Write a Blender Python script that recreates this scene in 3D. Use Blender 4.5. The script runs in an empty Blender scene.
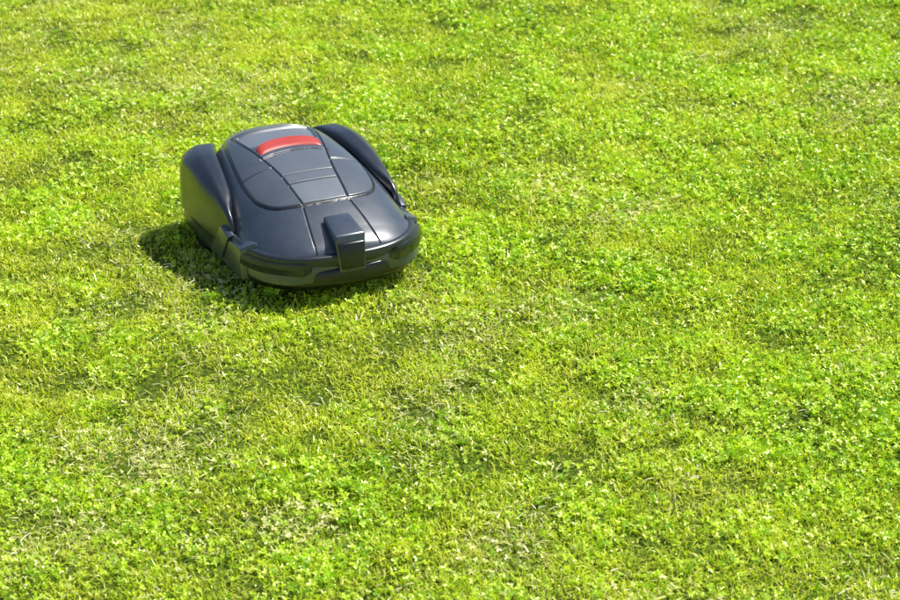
import bpy, math, random
import numpy as np
from mathutils import Vector, Matrix
random.seed(3); rng=np.random.default_rng(7)
scene=bpy.context.scene
scene.view_settings.view_transform='Standard'; scene.view_settings.look='None'; scene.view_settings.exposure=0

# ------------------------------------------------ camera
CAM_H=2.62; PITCH=25.4; LENS=85.0
cd=bpy.data.cameras.new("camera"); cam=bpy.data.objects.new("camera",cd); scene.collection.objects.link(cam)
cam.location=(0,0,CAM_H); cam.rotation_euler=(math.radians(90-PITCH),0,0)
cd.lens=LENS; cd.sensor_width=36; cd.clip_start=0.05; cd.clip_end=3000
cd.dof.use_dof=True; cd.dof.focus_distance=5.8; cd.dof.aperture_fstop=5.6
scene.camera=cam
def px2ground(u,v):
    f=LENS/36*900; a=math.radians(PITCH)
    dx=(u-450)/f; dv=(300-v)/f
    d=np.array([dx, math.cos(a)+dv*math.sin(a), -math.sin(a)+dv*math.cos(a)])
    t=CAM_H/-d[2]; return d[0]*t,d[1]*t

# ------------------------------------------------ light
sdir=Vector((0.90,0.44,0)).normalized(); EL=math.radians(58)
sv=Vector((sdir.x*math.cos(EL),sdir.y*math.cos(EL),math.sin(EL)))
sl=bpy.data.lights.new("sun","SUN"); sl.energy=5.0; sl.angle=math.radians(0.53); sl.color=(1,0.97,0.90)
so=bpy.data.objects.new("sun",sl); scene.collection.objects.link(so)
so.rotation_euler=sv.to_track_quat('Z','Y').to_euler(); so.location=(4,3,8)
w=bpy.data.worlds.new("World"); scene.world=w; w.use_nodes=True
nt=w.node_tree; nt.nodes.clear()
sky=nt.nodes.new("ShaderNodeTexSky"); sky.sky_type='NISHITA'; sky.sun_disc=False
sky.sun_elevation=EL; sky.sun_rotation=math.atan2(sdir.x,sdir.y)
bg=nt.nodes.new("ShaderNodeBackground"); bg.inputs[1].default_value=0.10
wo=nt.nodes.new("ShaderNodeOutputWorld"); nt.links.new(sky.outputs[0],bg.inputs[0]); nt.links.new(bg.outputs[0],wo.inputs[0])

# ------------------------------------------------ helpers
def vnoise(x,y,scale,seed):
    x=np.asarray(x)/scale; y=np.asarray(y)/scale
    r=np.random.default_rng(seed); T=r.random((256,256))
    xi=np.floor(x).astype(int); yi=np.floor(y).astype(int); fx=x-xi; fy=y-yi
    fx=fx*fx*(3-2*fx); fy=fy*fy*(3-2*fy)
    g=lambda a,b:T[a%256,b%256]
    return (g(xi,yi)*(1-fx)+g(xi+1,yi)*fx)*(1-fy)+(g(xi,yi+1)*(1-fx)+g(xi+1,yi+1)*fx)*fy
def fbm(x,y,scale,seed,o=3):
    s=0;a=1;t=0
    for i in range(o):
        s=s+a*vnoise(x,y,scale/2**i,seed+i*11); t+=a; a*=.6
    return s/t
def sstep(a,b,x):
    t=np.clip((x-a)/(b-a),0,1); return t*t*(3-2*t)
def pchip(keys,x):
    k=np.array(keys,float); X=k[:,0]; Y=k[:,1]; h=np.diff(X); d=np.diff(Y)/h
    m=np.zeros(len(X)); m[0]=d[0]; m[-1]=d[-1]
    for i in range(1,len(X)-1):
        if d[i-1]*d[i]>0:
            w1=2*h[i]+h[i-1]; w2=h[i]+2*h[i-1]; m[i]=(w1+w2)/(w1/d[i-1]+w2/d[i])
    x=np.clip(np.asarray(x,float),X[0],X[-1]); i=np.clip(np.searchsorted(X,x,side='right')-1,0,len(h)-1)
    t=(x-X[i])/h[i]
    return (2*t**3-3*t**2+1)*Y[i]+(t**3-2*t**2+t)*h[i]*m[i]+(-2*t**3+3*t**2)*Y[i+1]+(t**3-t**2)*h[i]*m[i+1]
def mesh_obj(name,V,F,mat=None,parent=None,smooth=True,attrs=None):
    me=bpy.data.meshes.new(name); me.from_pydata([tuple(v) for v in np.asarray(V,float).tolist()],[],[tuple(f) for f in F])
    if attrs:
        for n,a in attrs.items():
            at=me.attributes.new(n,'FLOAT','POINT'); at.data.foreach_set('value',np.asarray(a,np.float32))
    if smooth: me.polygons.foreach_set('use_smooth',[True]*len(me.polygons))
    me.update()
    ob=bpy.data.objects.new(name,me)
    if mat: me.materials.append(mat)
    if parent is not False: scene.collection.objects.link(ob)
    if parent: ob.parent=parent
    return ob
def grid_faces(n,m,flip=False,wrap=False):
    F=[]
    for i in range(n-1):
        for j in range(m if wrap else m-1):
            a=i*m+j;b=i*m+(j+1)%m;c=(i+1)*m+(j+1)%m;d=(i+1)*m+j
            F.append((a,d,c,b) if flip else (a,b,c,d))
    return F

# ------------------------------------------------ ground + lawn fields
MX,MY=px2ground(304,252)
def hgt(x,y):
    h=(fbm(x,y,1.3,40,2)-.5)*0.05+(fbm(x,y,6,50,2)-.5)*0.12*sstep(5,12,np.hypot(x,y-MY))
    r=np.hypot(x-MX,y-MY); return h*sstep(.35,.9,r)
def axis(lo,hi,step,far,c=0):
    a=list(np.arange(lo,hi+1e-6,step)); s=step; p=hi
    while p<far: s*=1.5; p+=s; a.append(p)
    s=step;p=lo
    while p>-far: s*=1.5; p-=s; a.insert(0,p)
    return np.array(a)
ax=axis(-7,7,.12,600); ay=axis(0,16,.12,900)
GX,GY=np.meshgrid(ax,ay); GZ=hgt(GX,GY)

def M(name):
    m=bpy.data.materials.new(name); m.use_nodes=True; t=m.node_tree; t.nodes.clear()
    o=t.nodes.new("ShaderNodeOutputMaterial"); return m,t,o
def N(t,ty,**k):
    n=t.nodes.new(ty)
    for a,b in k.items(): setattr(n,a,b)
    return n
def mixc(t,fac,a,b,bt='MIX'):
    n=t.nodes.new("ShaderNodeMix"); n.data_type='RGBA'; n.blend_type=bt
    for i,s in ((0,fac),(6,a),(7,b)):
        if hasattr(s,'links'): t.links.new(s,n.inputs[i])
        elif i==0: n.inputs[0].default_value=s
        else: n.inputs[i].default_value=(*s,1)
    return n.outputs[2]
def math_(t,op,a,b=0.0,c=None,clamp=False):
    n=t.nodes.new("ShaderNodeMath"); n.operation=op; n.use_clamp=clamp
    for i,s in enumerate((a,b,c)):
        if s is None: continue
        if hasattr(s,'links'): t.links.new(s,n.inputs[i])
        else: n.inputs[i].default_value=s
    return n.outputs[0]
def noise(t,scale,detail=3,co=None,rough=.5):
    n=t.nodes.new("ShaderNodeTexNoise"); n.inputs['Scale'].default_value=scale; n.inputs['Detail'].default_value=detail; n.inputs['Roughness'].default_value=rough
    if co is not None: t.links.new(co,n.inputs['Vector'])
    return n.outputs[0]
def ramp(t,fac,stops):
    n=t.nodes.new("ShaderNodeValToRGB"); e=n.color_ramp.elements
    while len(e)<len(stops): e.new(.5)
    for i,(p,c) in enumerate(stops): e[i].position=p; e[i].color=(*c,1)
    t.links.new(fac,n.inputs[0]); return n.outputs[0]

mg,t,o=M("ground_soil_grass")
g=N(t,"ShaderNodeNewGeometry"); P=g.outputs['Position']
c1=ramp(t,noise(t,90,4,P),[(.3,(.03,.06,.006)),(.5,(.09,.14,.012)),(.7,(.20,.24,.04))])
sep=N(t,"ShaderNodeSeparateXYZ"); t.links.new(P,sep.inputs[0])
far=math_(t,'MULTIPLY_ADD',sep.outputs[1],1/4,-2.6,clamp=True)
c2=ramp(t,noise(t,2.5,5,P,.7),[(.3,(.16,.28,.012)),(.7,(.34,.46,.02))])
c=mixc(t,far,c1,c2)
b=N(t,"ShaderNodeBsdfPrincipled"); t.links.new(c,b.inputs['Base Color']); b.inputs['Roughness'].default_value=.95; b.inputs['Specular IOR Level'].default_value=.1
bp=N(t,"ShaderNodeBump"); bp.inputs['Strength'].default_value=.8; bp.inputs['Distance'].default_value=.01
t.links.new(noise(t,120,4,P),bp.inputs['Height']); t.links.new(bp.outputs[0],b.inputs['Normal']); t.links.new(b.outputs[0],o.inputs[0])
V=np.stack([GX.ravel(),GY.ravel(),GZ.ravel()],1)
ground=mesh_obj("ground",V,grid_faces(len(ay),len(ax)),mg)

def leafmat(name,stops,transl,gloss,rough,tipgain=True):
    m,t,o=M(name)
    rnd=N(t,"ShaderNodeAttribute",attribute_name="rnd"); tip=N(t,"ShaderNodeAttribute",attribute_name="tip")
    lush=N(t,"ShaderNodeAttribute",attribute_name="lush",attribute_type='INSTANCER')
    dry=N(t,"ShaderNodeAttribute",attribute_name="dry",attribute_type='INSTANCER')
    oi=N(t,"ShaderNodeObjectInfo")
    g=N(t,"ShaderNodeNewGeometry"); n1=noise(t,9,3,g.outputs['Position'])
    f=math_(t,'MULTIPLY_ADD',rnd.outputs['Fac'],.66,.0)
    f=math_(t,'MULTIPLY_ADD',oi.outputs['Random'],.16,f)
    f=math_(t,'MULTIPLY_ADD',n1,.30,f)
    f=math_(t,'MULTIPLY_ADD',lush.outputs['Fac'],-.24,f)
    f=math_(t,'ADD',f,.19)
    col=ramp(t,f,stops)
    k=math_(t,'MULTIPLY_ADD',dry.outputs['Fac'],.75,rnd.outputs['Fac'])
    k=math_(t,'MULTIPLY_ADD',k,5.0,-4.7,clamp=True)
    col=mixc(t,k,col,(.92,.88,.42))
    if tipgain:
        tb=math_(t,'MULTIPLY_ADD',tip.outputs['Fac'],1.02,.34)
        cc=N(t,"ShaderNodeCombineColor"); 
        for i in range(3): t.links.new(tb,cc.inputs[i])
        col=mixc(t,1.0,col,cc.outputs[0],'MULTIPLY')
    d=N(t,"ShaderNodeBsdfDiffuse"); tr=N(t,"ShaderNodeBsdfTranslucent"); gl=N(t,"ShaderNodeBsdfGlossy")
    trc=mixc(t,1.0,col,(1.12,1.14,.5),'MULTIPLY')
    t.links.new(col,d.inputs[0]); t.links.new(trc,tr.inputs[0]); gl.inputs[0].default_value=(1,1,.65,1); gl.inputs['Roughness'].default_value=rough
    a=N(t,"ShaderNodeMixShader"); a.inputs[0].default_value=transl; t.links.new(d.outputs[0],a.inputs[1]); t.links.new(tr.outputs[0],a.inputs[2])
    b=N(t,"ShaderNodeMixShader"); b.inputs[0].default_value=gloss; t.links.new(a.outputs[0],b.inputs[1]); t.links.new(gl.outputs[0],b.inputs[2])
    t.links.new(b.outputs[0],o.inputs[0]); return m
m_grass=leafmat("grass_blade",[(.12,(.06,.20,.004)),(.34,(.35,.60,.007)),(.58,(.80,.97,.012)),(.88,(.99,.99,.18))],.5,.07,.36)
m_clover=leafmat("clover_leaf",[(.12,(.07,.24,.006)),(.40,(.31,.59,.008)),(.78,(.76,.96,.035))],.45,.09,.38,False)
m_straw=leafmat("dry_blade",[(.2,(.64,.57,.20)),(.6,(.92,.87,.44)),(.9,(.97,.95,.66))],.35,.04,.45,False)

def blades(n,R,L,Wd,tilt,lift=0.0,bend=.9):
    r=R*np.sqrt(rng.random(n)); a=rng.random(n)*2*np.pi
    bx=r*np.cos(a); by=r*np.sin(a); ph=rng.random(n)*2*np.pi
    ln=L[0]+(L[1]-L[0])*rng.random(n)**1.3; wd=Wd[0]+(Wd[1]-Wd[0])*rng.random(n)
    tl=tilt[0]+(tilt[1]-tilt[0])*rng.random(n); bd=bend*rng.random(n)
    side=np.stack([-np.sin(ph),np.cos(ph)],1); tw=rng.normal(0,.5,n)
    pos=np.stack([bx,by,np.full(n,-.004)+lift*rng.random(n)],1); V=np.zeros((n,7,3)); tip=np.zeros((n,7))
    S=4; p=pos.copy(); fr=[1,.95,.7,0]
    for s in range(S):
        if s<3:
            ww=wd*fr[s]*.5; sx=side[:,0]*np.cos(tw); sy=side[:,1]*np.cos(tw); sz=np.sin(tw)
            off=np.stack([sx,sy,sz],1)*ww[:,None]
            V[:,2*s]=p-off; V[:,2*s+1]=p+off; tip[:,2*s:2*s+2]=s/3
        else: V[:,6]=p; tip[:,6]=1
        ang=tl+bd*(s+.5)/3*1.2
        ang=np.minimum(ang,1.75)
        d=np.stack([np.cos(ph)*np.sin(ang),np.sin(ph)*np.sin(ang),np.cos(ang)],1)
        p=p+d*(ln/3)[:,None]; p[:,2]=np.maximum(p[:,2],.001)
    F=[]
    for i in range(n):
        k=i*7; F+= [(k,k+1,k+3,k+2),(k+2,k+3,k+5,k+4),(k+4,k+5,k+6)]
    return V.reshape(-1,3),F,np.repeat(rng.random(n),7),tip.ravel()
def clover(n,R):
    V=[];F=[];rn=[];tp=[]
    for i in range(n):
        r=R*math.sqrt(random.random()); a=random.random()*6.283; h=random.uniform(.008,.027); s=random.uniform(.0038,.0072)
        c=Vector((r*math.cos(a),r*math.sin(a),h)); rv=random.random(); a0=random.random()*6.28
        tiltm=Matrix.Rotation(random.gauss(0,.45),3,'X')@Matrix.Rotation(random.gauss(0,.45),3,'Y')
        for q in range(3):
            b=a0+q*2.094; k=len(V); dz=random.uniform(-.1,.35)
            for (u,v,zz) in [(0,0,0),(.55,-.5,.2),(1.1,-.55,.25),(1.35,-.2,.1),(1.2,0,0),(1.35,.2,.1),(1.1,.55,.25),(.55,.5,.2)]:
                q3=Vector((u*math.cos(b)-v*math.sin(b),u*math.sin(b)+v*math.cos(b),zz*.8+dz*u))*s
                V.append(c+tiltm@q3)
            F+= [(k,k+1,k+2,k+3,k+4),(k,k+4,k+5,k+6,k+7)]; rn+=[rv]*8; tp+=[.8]*8
        k=len(V); foot=Vector((c.x*.8,c.y*.8,0))
        V+=[foot+Vector((-.0006,0,0)),foot+Vector((.0006,0,0)),c+Vector((.0005,0,0)),c-Vector((.0005,0,0))]; F.append((k,k+1,k+2,k+3)); rn+=[rv]*4; tp+=[.3]*4
    return V,F,rn,tp
def mkcol(name,objs):
    c=bpy.data.collections.new(name)
    for ob in objs: c.objects.link(ob)
    return c
G=[]
for i in range(7):
    v,f,r,tp=blades(150,.075,(.012,.031),(.0020,.0046),(.08,1.3))
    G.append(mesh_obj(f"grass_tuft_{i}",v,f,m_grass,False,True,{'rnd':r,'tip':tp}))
C=[]
for i in range(4):
    v,f,r,tp=clover(38,.08); C.append(mesh_obj(f"clover_tuft_{i}",v,f,m_clover,False,False,{'rnd':r,'tip':tp}))
D=[]
for i in range(3):
    v,f,r,tp=blades(24,.07,(.012,.036),(.0016,.0034),(1.1,1.6),.024,.3)
    D.append(mesh_obj(f"straw_tuft_{i}",v,f,m_straw,False,True,{'rnd':r,'tip':tp}))
cg=mkcol("grass_tufts",G); cc_=mkcol("clover_tufts",C); cs=mkcol("straw_tufts",D)

lx=np.arange(-4.0,4.001,.05); ly=np.arange(2.4,13.401,.05); LX,LY=np.meshgrid(lx,ly); LZ=hgt(LX,LY)
X=LX.ravel();Y=LY.ravel()
right=sstep(-.6,1.2,X+.25*(Y-6))
lush=np.clip(sstep(.38,.78,fbm(X,Y*.75,.38,5,4)+.12*(right-.5))*.62+.12*right,0,1)
dry=np.clip(sstep(.52,.76,fbm(X,Y,.35,77,4)-.08*(right-.4))*.5,0,1)
for (u,v,r,s) in [(135,460,.20,1),(310,527,.14,.9),(462,372,.12,.6),(505,552,.15,.9),(225,435,.13,.8),(560,315,.14,.7),(640,215,.15,.7),(420,440,.16,.6),(95,320,.12,.7),(60,540,.18,.7),(850,100,.25,.6),(690,500,.12,.6),(210,380,.12,.6),(120,70,.2,.5),(760,30,.25,.5),(650,410,.12,.5)]:
    gx,gy=px2ground(u,v); q=np.hypot((X-gx)/1.2,(Y-gy)*.8); q*=.6+.8*vnoise(X,Y,.07,9)
    dry=np.maximum(dry,s*(1-sstep(r*.2,r,q)))
clv=sstep(.34,.62,fbm(X,Y*.8,.26,21,4)+.12*(right-.5))*(1-dry*.6)
hs=.86+.34*fbm(X,Y,.12,61,3)+.08*lush-.08*dry
me=bpy.data.meshes.new("grass"); me.from_pydata(np.stack([X,Y,LZ.ravel()],1).tolist(),[],grid_faces(len(ly),len(lx)))
for n,a in (('lush',lush),('dry',dry),('clv',clv),('hs',hs)):
    at=me.attributes.new(n,'FLOAT','POINT'); at.data.foreach_set('value',a.astype(np.float32))
grass=bpy.data.objects.new("grass",me); scene.collection.objects.link(grass)
gn=bpy.data.node_groups.new("grass_scatter",'GeometryNodeTree')
gn.interface.new_socket("Geometry",in_out='INPUT',socket_type='NodeSocketGeometry'); gn.interface.new_socket("Geometry",in_out='OUTPUT',socket_type='NodeSocketGeometry')
gi=gn.nodes.new("NodeGroupInput"); go=gn.nodes.new("NodeGroupOutput"); jn=gn.nodes.new("GeometryNodeJoinGeometry")
def attr(n):
    a=gn.nodes.new("GeometryNodeInputNamedAttribute"); a.data_type='FLOAT'; a.inputs['Name'].default_value=n; return a.outputs[0]
def gm(op,a,b,c=None):
    n=gn.nodes.new("ShaderNodeMath"); n.operation=op
    for i,s in enumerate((a,b,c)):
        if s is None: continue
        if hasattr(s,'links'): gn.links.new(s,n.inputs[i])
        else: n.inputs[i].default_value=s
    return n.outputs[0]
def scatter(col,dens,seed,smin,smax,scl=None):
    d=gn.nodes.new("GeometryNodeDistributePointsOnFaces"); gn.links.new(gi.outputs[0],d.inputs['Mesh']); d.inputs['Seed'].default_value=seed
    if hasattr(dens,'links'): gn.links.new(dens,d.inputs['Density'])
    else: d.inputs['Density'].default_value=dens
    ci=gn.nodes.new("GeometryNodeCollectionInfo"); ci.inputs[0].default_value=col; ci.inputs['Separate Children'].default_value=True; ci.inputs['Reset Children'].default_value=True
    ip=gn.nodes.new("GeometryNodeInstanceOnPoints"); gn.links.new(d.outputs[0],ip.inputs['Points']); gn.links.new(ci.outputs[0],ip.inputs['Instance']); ip.inputs['Pick Instance'].default_value=True
    rv=gn.nodes.new("FunctionNodeRandomValue"); rv.data_type='FLOAT_VECTOR'; rv.inputs[0].default_value=(-.12,-.12,0); rv.inputs[1].default_value=(.12,.12,6.283); rv.inputs['Seed'].default_value=seed+1
    gn.links.new(rv.outputs[0],ip.inputs['Rotation'])
    rs=gn.nodes.new("FunctionNodeRandomValue"); rs.data_type='FLOAT'; rs.inputs[2].default_value=smin; rs.inputs[3].default_value=smax; rs.inputs['Seed'].default_value=seed+2
    s=rs.outputs[1]
    if scl is not None: s=gm('MULTIPLY',s,scl)
    gn.links.new(s,ip.inputs['Scale']); gn.links.new(ip.outputs[0],jn.inputs[0])
scatter(cg,gm('MULTIPLY_ADD',attr('clv'),-60.0,230.0),1,.8,1.2,attr('hs'))
scatter(cc_,gm('MULTIPLY_ADD',attr('clv'),110.0,22.0),5,.8,1.2,attr('hs'))
scatter(cs,gm('MULTIPLY_ADD',attr('dry'),150.0,6.0),9,.8,1.2)
gn.links.new(jn.outputs[0],go.inputs[0])
md=grass.modifiers.new("scatter",'NODES'); md.node_group=gn

# ------------------------------------------------ mower materials
def plastic(name,col,rough,seamdark=True,dust=.25,spec=.6,coat=.4,cr=.22):
    m,t,o=M(name); b=N(t,"ShaderNodeBsdfPrincipled")
    tc=N(t,"ShaderNodeTexCoord"); P=tc.outputs['Object']
    n1=noise(t,14,5,P,.65); c=mixc(t,n1,tuple(k*.8 for k in col),tuple(k*1.25 for k in col))
    sp=math_(t,'MULTIPLY_ADD',noise(t,260,2,P),14,-9.6,clamp=True)
    g=N(t,"ShaderNodeNewGeometry"); sz=N(t,"ShaderNodeSeparateXYZ"); t.links.new(g.outputs['Normal'],sz.inputs[0])
    up=math_(t,'MULTIPLY',math_(t,'MULTIPLY_ADD',sz.outputs[2],2,-.9,clamp=True),dust)
    c=mixc(t,math_(t,'MULTIPLY',sp,up),c,(.22,.23,.20))
    c=mixc(t,math_(t,'MULTIPLY',up,math_(t,'MULTIPLY_ADD',noise(t,5,4,P,.7),2.2,-.9,clamp=True)),c,(.13,.15,.17))
    if seamdark:
        s2=N(t,"ShaderNodeAttribute",attribute_name="panel"); c=mixc(t,math_(t,'MULTIPLY',s2.outputs['Fac'],.8),c,(.21,.235,.265))
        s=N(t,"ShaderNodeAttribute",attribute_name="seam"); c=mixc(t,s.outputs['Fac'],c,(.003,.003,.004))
    t.links.new(c,b.inputs['Base Color']); b.inputs['Specular IOR Level'].default_value=spec
    r=math_(t,'MULTIPLY_ADD',n1,.24,rough-.12); t.links.new(r,b.inputs['Roughness'])
    b.inputs['Coat Weight'].default_value=coat if seamdark else 0; b.inputs['Coat Roughness'].default_value=cr
    bp=N(t,"ShaderNodeBump"); bp.inputs['Strength'].default_value=.15; bp.inputs['Distance'].default_value=.0006
    t.links.new(noise(t,900,2,P),bp.inputs['Height']); t.links.new(bp.outputs[0],b.inputs['Normal'])
    t.links.new(b.outputs[0],o.inputs[0]); return m
m_body=plastic("body_dark_grey_plastic",(.028,.043,.068),.36,spec=.9,dust=.35,coat=.8,cr=.20)
m_fend=plastic("fender_plastic",(.014,.021,.034),.32,spec=.6,dust=.2,coat=.5,cr=.18)
m_black=plastic("black_plastic",(.006,.007,.009),.30,dust=.1,coat=.2)
m_rub=plastic("bumper_rubber",(.015,.020,.030),.32)
m_red=plastic("stop_button_red",(.50,.045,.035),.42,False,.2)
m_tyre=plastic("tyre_rubber",(.012,.012,.012),.8,spec=.3,coat=0)

mower=bpy.data.objects.new("robotic_lawn_mower",None); scene.collection.objects.link(mower)
mower.location=(MX,MY,0.0); YAW=25; mower.rotation_euler=(0,0,math.radians(YAW)); mower.scale=(1,1.07,1.13)

CB=[(-.355,.12),(-.35,.155),(-.335,.195),(-.31,.225),(-.27,.25),(-.2,.265),(-.1,.264),(0,.252),(.1,.236),(.2,.216),(.28,.188),(.315,.165),(.33,.14)]
ZC=[(-.355,.122),(-.33,.150),(-.28,.174),(-.2,.204),(-.1,.234),(0,.256),(.1,.270),(.2,.276),(.27,.268),(.31,.25),(.33,.225)]
ZB=.07
def cb(y): return pchip(CB,y)
def zc(y): return pchip(ZC,y)
def ex(y): return 2.4+.7*sstep(-.25,.15,np.asarray(y,float))
def ztop(x,y):
    n=ex(y); return ZB+(zc(y)-ZB)*np.clip(1-np.abs(x/cb(y))**n,0,1)**(1/n*1.0)
def polydist(x,y,pts):
    d=np.full(x.shape,9.)
    for (x0,y0),(x1,y1) in zip(pts[:-1],pts[1:]):
        dx=x1-x0;dy=y1-y0;L=dx*dx+dy*dy+1e-12
        t=np.clip(((x-x0)*dx+(y-y0)*dy)/L,0,1); d=np.minimum(d,np.hypot(x-x0-t*dx,y-y0-t*dy))
    return d
HW=[(-.180,.0),(-.179,.05),(-.173,.10),(-.157,.145),(-.13,.170),(-.09,.186),(-.02,.190),(.05,.184),(.15,.168),(.25,.148),(.285,.136),(.3,.11),(.305,.08)]
hy=np.linspace(-.18,.305,110); hx=pchip(HW,hy); hx[0]=0
oval=[(a,b) for a,b in zip(hx,hy)]+[(-a,b) for a,b in zip(hx[::-1],hy[::-1])]
CS=[(-.18,.070),(-.05,.082),(.10,.110),(.2,.126),(.27,.128)]
def cs_(y): return pchip(CS,y)
sy_=np.linspace(-.175,.240,40); sx_=cs_(sy_)
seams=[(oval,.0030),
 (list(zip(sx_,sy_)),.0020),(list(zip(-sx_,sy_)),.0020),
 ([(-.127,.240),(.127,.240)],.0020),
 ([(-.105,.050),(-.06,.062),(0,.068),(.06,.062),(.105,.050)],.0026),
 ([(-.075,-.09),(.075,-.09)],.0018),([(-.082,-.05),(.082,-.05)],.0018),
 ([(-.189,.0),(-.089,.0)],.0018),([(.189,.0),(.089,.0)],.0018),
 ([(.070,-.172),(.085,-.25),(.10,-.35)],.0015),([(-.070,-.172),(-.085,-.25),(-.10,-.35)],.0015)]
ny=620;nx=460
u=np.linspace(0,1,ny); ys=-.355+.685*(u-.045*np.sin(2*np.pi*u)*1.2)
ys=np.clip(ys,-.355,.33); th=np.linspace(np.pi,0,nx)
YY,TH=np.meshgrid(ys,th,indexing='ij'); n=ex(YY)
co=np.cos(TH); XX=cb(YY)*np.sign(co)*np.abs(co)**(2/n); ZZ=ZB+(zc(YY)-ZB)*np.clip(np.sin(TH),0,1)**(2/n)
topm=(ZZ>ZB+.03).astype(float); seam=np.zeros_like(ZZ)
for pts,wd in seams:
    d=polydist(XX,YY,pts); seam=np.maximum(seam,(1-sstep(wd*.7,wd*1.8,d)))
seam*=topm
inhatch=(np.abs(XX)<pchip(HW,YY))&(YY>-.18)&(YY<.305)
ZZ=ZZ-.004*seam+np.where(inhatch,.004,0)
rec=sstep(.0,.012,cs_(YY)-.006-np.abs(XX))*sstep(.125,.14,YY)*(1-sstep(.220,.232,YY))
ZZ=ZZ-.007*rec
panel=((np.abs(XX)<cs_(YY)-.003)&inhatch&(YY<.06)).astype(float)*(.6+.3*(YY<-.09))
panel=np.maximum(panel,rec)
panel=np.maximum(panel,inhatch*.25)
V=np.stack([XX.ravel(),YY.ravel(),ZZ.ravel()],1); F=grid_faces(ny,nx,flip=False)
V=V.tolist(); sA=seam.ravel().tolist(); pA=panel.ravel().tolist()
for row,fl in ((0,0),(ny-1,1)):
    k=len(V); base=row*nx
    for j in range(nx):
        p=V[base+j]; V.append([p[0],p[1]+(.002 if row==0 else -.002),ZB-.01])
        sA.append(0);pA.append(0)
    for j in range(nx-1):
        F.append((base+j,k+j,k+j+1,base+j+1) if not fl else (base+j,base+j+1,k+j+1,k+j))
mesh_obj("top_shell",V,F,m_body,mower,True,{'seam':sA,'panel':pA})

def stopbar():
    nu,nv=60,24; V=[]
    for i in range(nu):
        a=-1+2*i/(nu-1); x=a*.106
        yc=.086+.026*(1-a*a); wdt=.029*(1-.20*a*a)
        for j in range(nv):
            b=-1+2*j/(nv-1); y=yc+b*wdt
            e=abs(a)**16; prof=(1-abs(b)**6)*(1-e)
            z=float(ztop(np.array(x),np.array(y)))-.004+prof*(.015+.005*b)
            V.append((x,y,z))
    return mesh_obj("stop_button",V,grid_faces(nu,nv,True),m_red,mower)
stopbar()

# fenders: broad wheel arches, blunt front end
XO=[(-.115,.272),(-.09,.280),(0,.289),(.12,.297),(.22,.297),(.28,.284),(.315,.262),(.338,.225)]
XCR=[(-.115,.262),(-.09,.260),(0,.256),(.12,.248),(.22,.236),(.29,.218),(.338,.190)]
ZT=[(-.115,.130),(-.105,.160),(-.08,.184),(-.04,.202),(0,.216),(.1,.240),(.2,.251),(.27,.248),(.31,.234),(.33,.208),(.338,.165)]
for sgn,nm in ((1,'right_fender'),(-1,'left_fender')):
    V=[];S=80;K=0
    for i in range(S):
        y=-.115+.453*(.5-.5*math.cos(math.pi*i/(S-1)))
        xo=float(pchip(XO,y)); xc=float(pchip(XCR,y)); zt=float(pchip(ZT,y))
        q1=float(sstep(-.11,.02,y)); hw=float(pchip(HW,min(y,.285)))
        xi=min(max(hw+.010,float(cb(min(y,.30)))*.87)*q1+(float(cb(y))-.010)*(1-q1),xc-.010)
        arch=.040
        ctrl=[(xi,zt*.45),(xi,zt-.05),(xi+.001,zt-.020),(xi+.005,zt-.006),(xi*.5+xc*.5,zt-.002),(xc,zt-.002),(xc*.6+xo*.4,zt-.010),(xo-.010,zt-.030),(xo-.003,zt-.065 if zt>.14 else zt*.6),(xo,arch+.055),(xo-.007,arch+.048),(xo-.010,arch+.012),(xo-.014,arch)]
        c=np.array(ctrl); s=np.r_[0,np.cumsum(np.hypot(*np.diff(c,axis=0).T)+1e-6)]; q=np.linspace(0,s[-1],60)
        px_=pchip(np.c_[s,c[:,0]],q); pz=pchip(np.c_[s,c[:,1]],q)
        for a,b in zip(px_,pz): V.append((sgn*a,y,b))
        K=60
    F=grid_faces(S,K,flip=(sgn<0))
    F.append(tuple(range(K)) ); F.append(tuple((S-1)*K+j for j in range(K)))
    mesh_obj(nm,V,F,m_fend,mower)

def outline(th,off,cy=-.09,rx=.272,ry=.268,e=2.7):
    c,s=math.cos(th),math.sin(th)
    x=rx*math.copysign(abs(c)**(2/e),c); y=cy-ry*abs(s)**(2/e)
    nx_=math.copysign((abs(x)/rx)**(e-1)/rx,x); ny_=-((cy-y)/ry)**(e-1)/ry
    L=math.hypot(nx_,ny_)+1e-9; return x+nx_/L*off,y+ny_/L*off
def sweep(name,prof,t0,t1,mat,n=120,taper=0.0):
    V=[]
    for i in range(n):
        f=i/(n-1); th=math.radians(t0+(t1-t0)*f); k=1
        if taper: k=min(1,min(f,1-f)/taper)**.5
        zm=sum(p[1] for p in prof)/len(prof)
        for off,z in prof:
            x,y=outline(th,off*k-(1-k)*.012); V.append((x,y,zm+(z-zm)*(.35+.65*k)))
    F=grid_faces(n,len(prof),wrap=True); F.append(tuple(range(len(prof)))); F.append(tuple((n-1)*len(prof)+j for j in range(len(prof))))
    ob=mesh_obj(name,V,F,mat,mower)
    bv=ob.modifiers.new("b",'BEVEL'); bv.width=.002; bv.segments=2; bv.limit_method='ANGLE'; bv.angle_limit=math.radians(35)
    return ob
sweep("bumper_upper",[(-.04,.135),(-.008,.137),(.001,.132),(.003,.110),(-.004,.104),(-.04,.104)],0,180,m_rub)
sweep("bumper_lower",[(-.04,.097),(.002,.098),(.006,.092),(.007,.062),(-.004,.046),(-.05,.040)],0,180,m_black)
sweep("bumper_core",[(-.05,.13),(-.008,.12),(-.008,.06),(-.05,.06)],0,180,m_black)
sweep("left_bumper_lip",[(-.01,.122),(.012,.121),(.022,.113),(.022,.098),(.012,.090),(-.01,.090)],107,168,m_body,60,.12)
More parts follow.
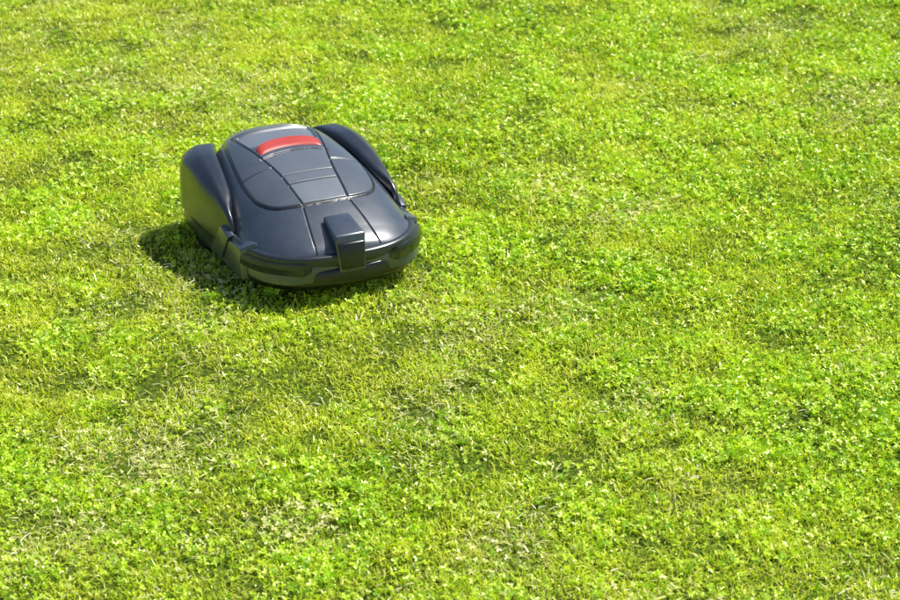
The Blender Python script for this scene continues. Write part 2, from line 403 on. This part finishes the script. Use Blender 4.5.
sweep("right_bumper_lip",[(-.01,.122),(.012,.121),(.022,.113),(.022,.098),(.012,.090),(-.01,.090)],12,73,m_body,60,.12)

def hull(name,pts,faces,mat,bev=.006,seg=3):
    ob=mesh_obj(name,pts,faces,mat,mower,True)
    bv=ob.modifiers.new("b",'BEVEL'); bv.width=bev; bv.segments=seg; bv.limit_method='ANGLE'; bv.angle_limit=math.radians(25)
    return ob
BF=[(0,3,2,1),(4,5,6,7),(0,1,5,4),(1,2,6,5),(2,3,7,6),(3,0,4,7)]
for s,nm in ((1,'right_side_shoulder'),(-1,'left_side_shoulder')):
    p=[(s*.20,.03,.045),(s*.284,.03,.045),(s*.279,-.215,.05),(s*.20,-.24,.05),
       (s*.225,-.02,.125),(s*.283,-.02,.115),(s*.277,-.205,.132),(s*.234,-.225,.150)]
    f=[tuple(reversed(q)) for q in BF] if s>0 else BF
    hull(nm,p,f,m_body,.004)
# sculpted fin along each flank, from the wheel arch to the shoulder
for s,nm in ((1,'right_flank_fin'),(-1,'left_flank_fin')):
    p=[(s*.27,.00,.060),(s*.293,.00,.060),(s*.289,-.075,.060),(s*.27,-.075,.060),
       (s*.265,-.075,.155),(s*.286,-.070,.150),(s*.284,-.125,.135),(s*.262,-.125,.140)]
    f=[tuple(reversed(q)) for q in BF] if s>0 else BF
    hull(nm,p,f,m_body,.004)
p=[(-.040,-.370,.088),(.040,-.370,.088),(.046,-.25,.085),(-.046,-.25,.085),
   (-.048,-.349,.182),(.048,-.349,.182),(.040,-.250,.203),(-.040,-.250,.203)]
hull("front_charging_block",p,BF,m_body,.007,4)
p=[(-.035,-.3750,.098),(.035,-.3750,.098),(.034,-.36,.098),(-.034,-.36,.098),
   (-.040,-.3605,.164),(.040,-.3605,.164),(.040,-.35,.164),(-.040,-.35,.164)]
hull("charging_contact_plate",p,BF,m_black,.004)
p=[(-.22,-.30,.045),(.22,-.30,.045),(.20,.29,.045),(-.20,.29,.045),(-.23,-.31,.12),(.23,-.31,.12),(.20,.30,.15),(-.20,.30,.15)]
hull("chassis",p,BF,m_black,.01)
def wheel(name,x,y,r,wd):
    V=[];n=64;pr=[(-.5,.55),(-.5,.9),(-.38,1),(.38,1),(.5,.9),(.5,.55),(.35,.5),(.35,.15)]
    for i in range(n):
        a=2*math.pi*i/n
        for k,(ox,rr) in enumerate(pr):
            R=r*rr*(1.0 if (i%4<2 or rr<.95) else .96); V.append((x+ox*wd,y+R*math.cos(a),r-.002+R*math.sin(a)))
    m=len(pr); F=[]
    for i in range(n):
        for j in range(m):
            F.append((i*m+j,i*m+(j+1)%m,((i+1)%n)*m+(j+1)%m,((i+1)%n)*m+j))
    mesh_obj(name,V,F,m_tyre,mower,False)
wheel("rear_wheel_right",.25,.15,.105,.045); wheel("rear_wheel_left",-.25,.15,.105,.045)
wheel("front_wheel_right",.15,-.2,.045,.03); wheel("front_wheel_left",-.15,-.2,.045,.03)
bpy.context.view_layer.update()
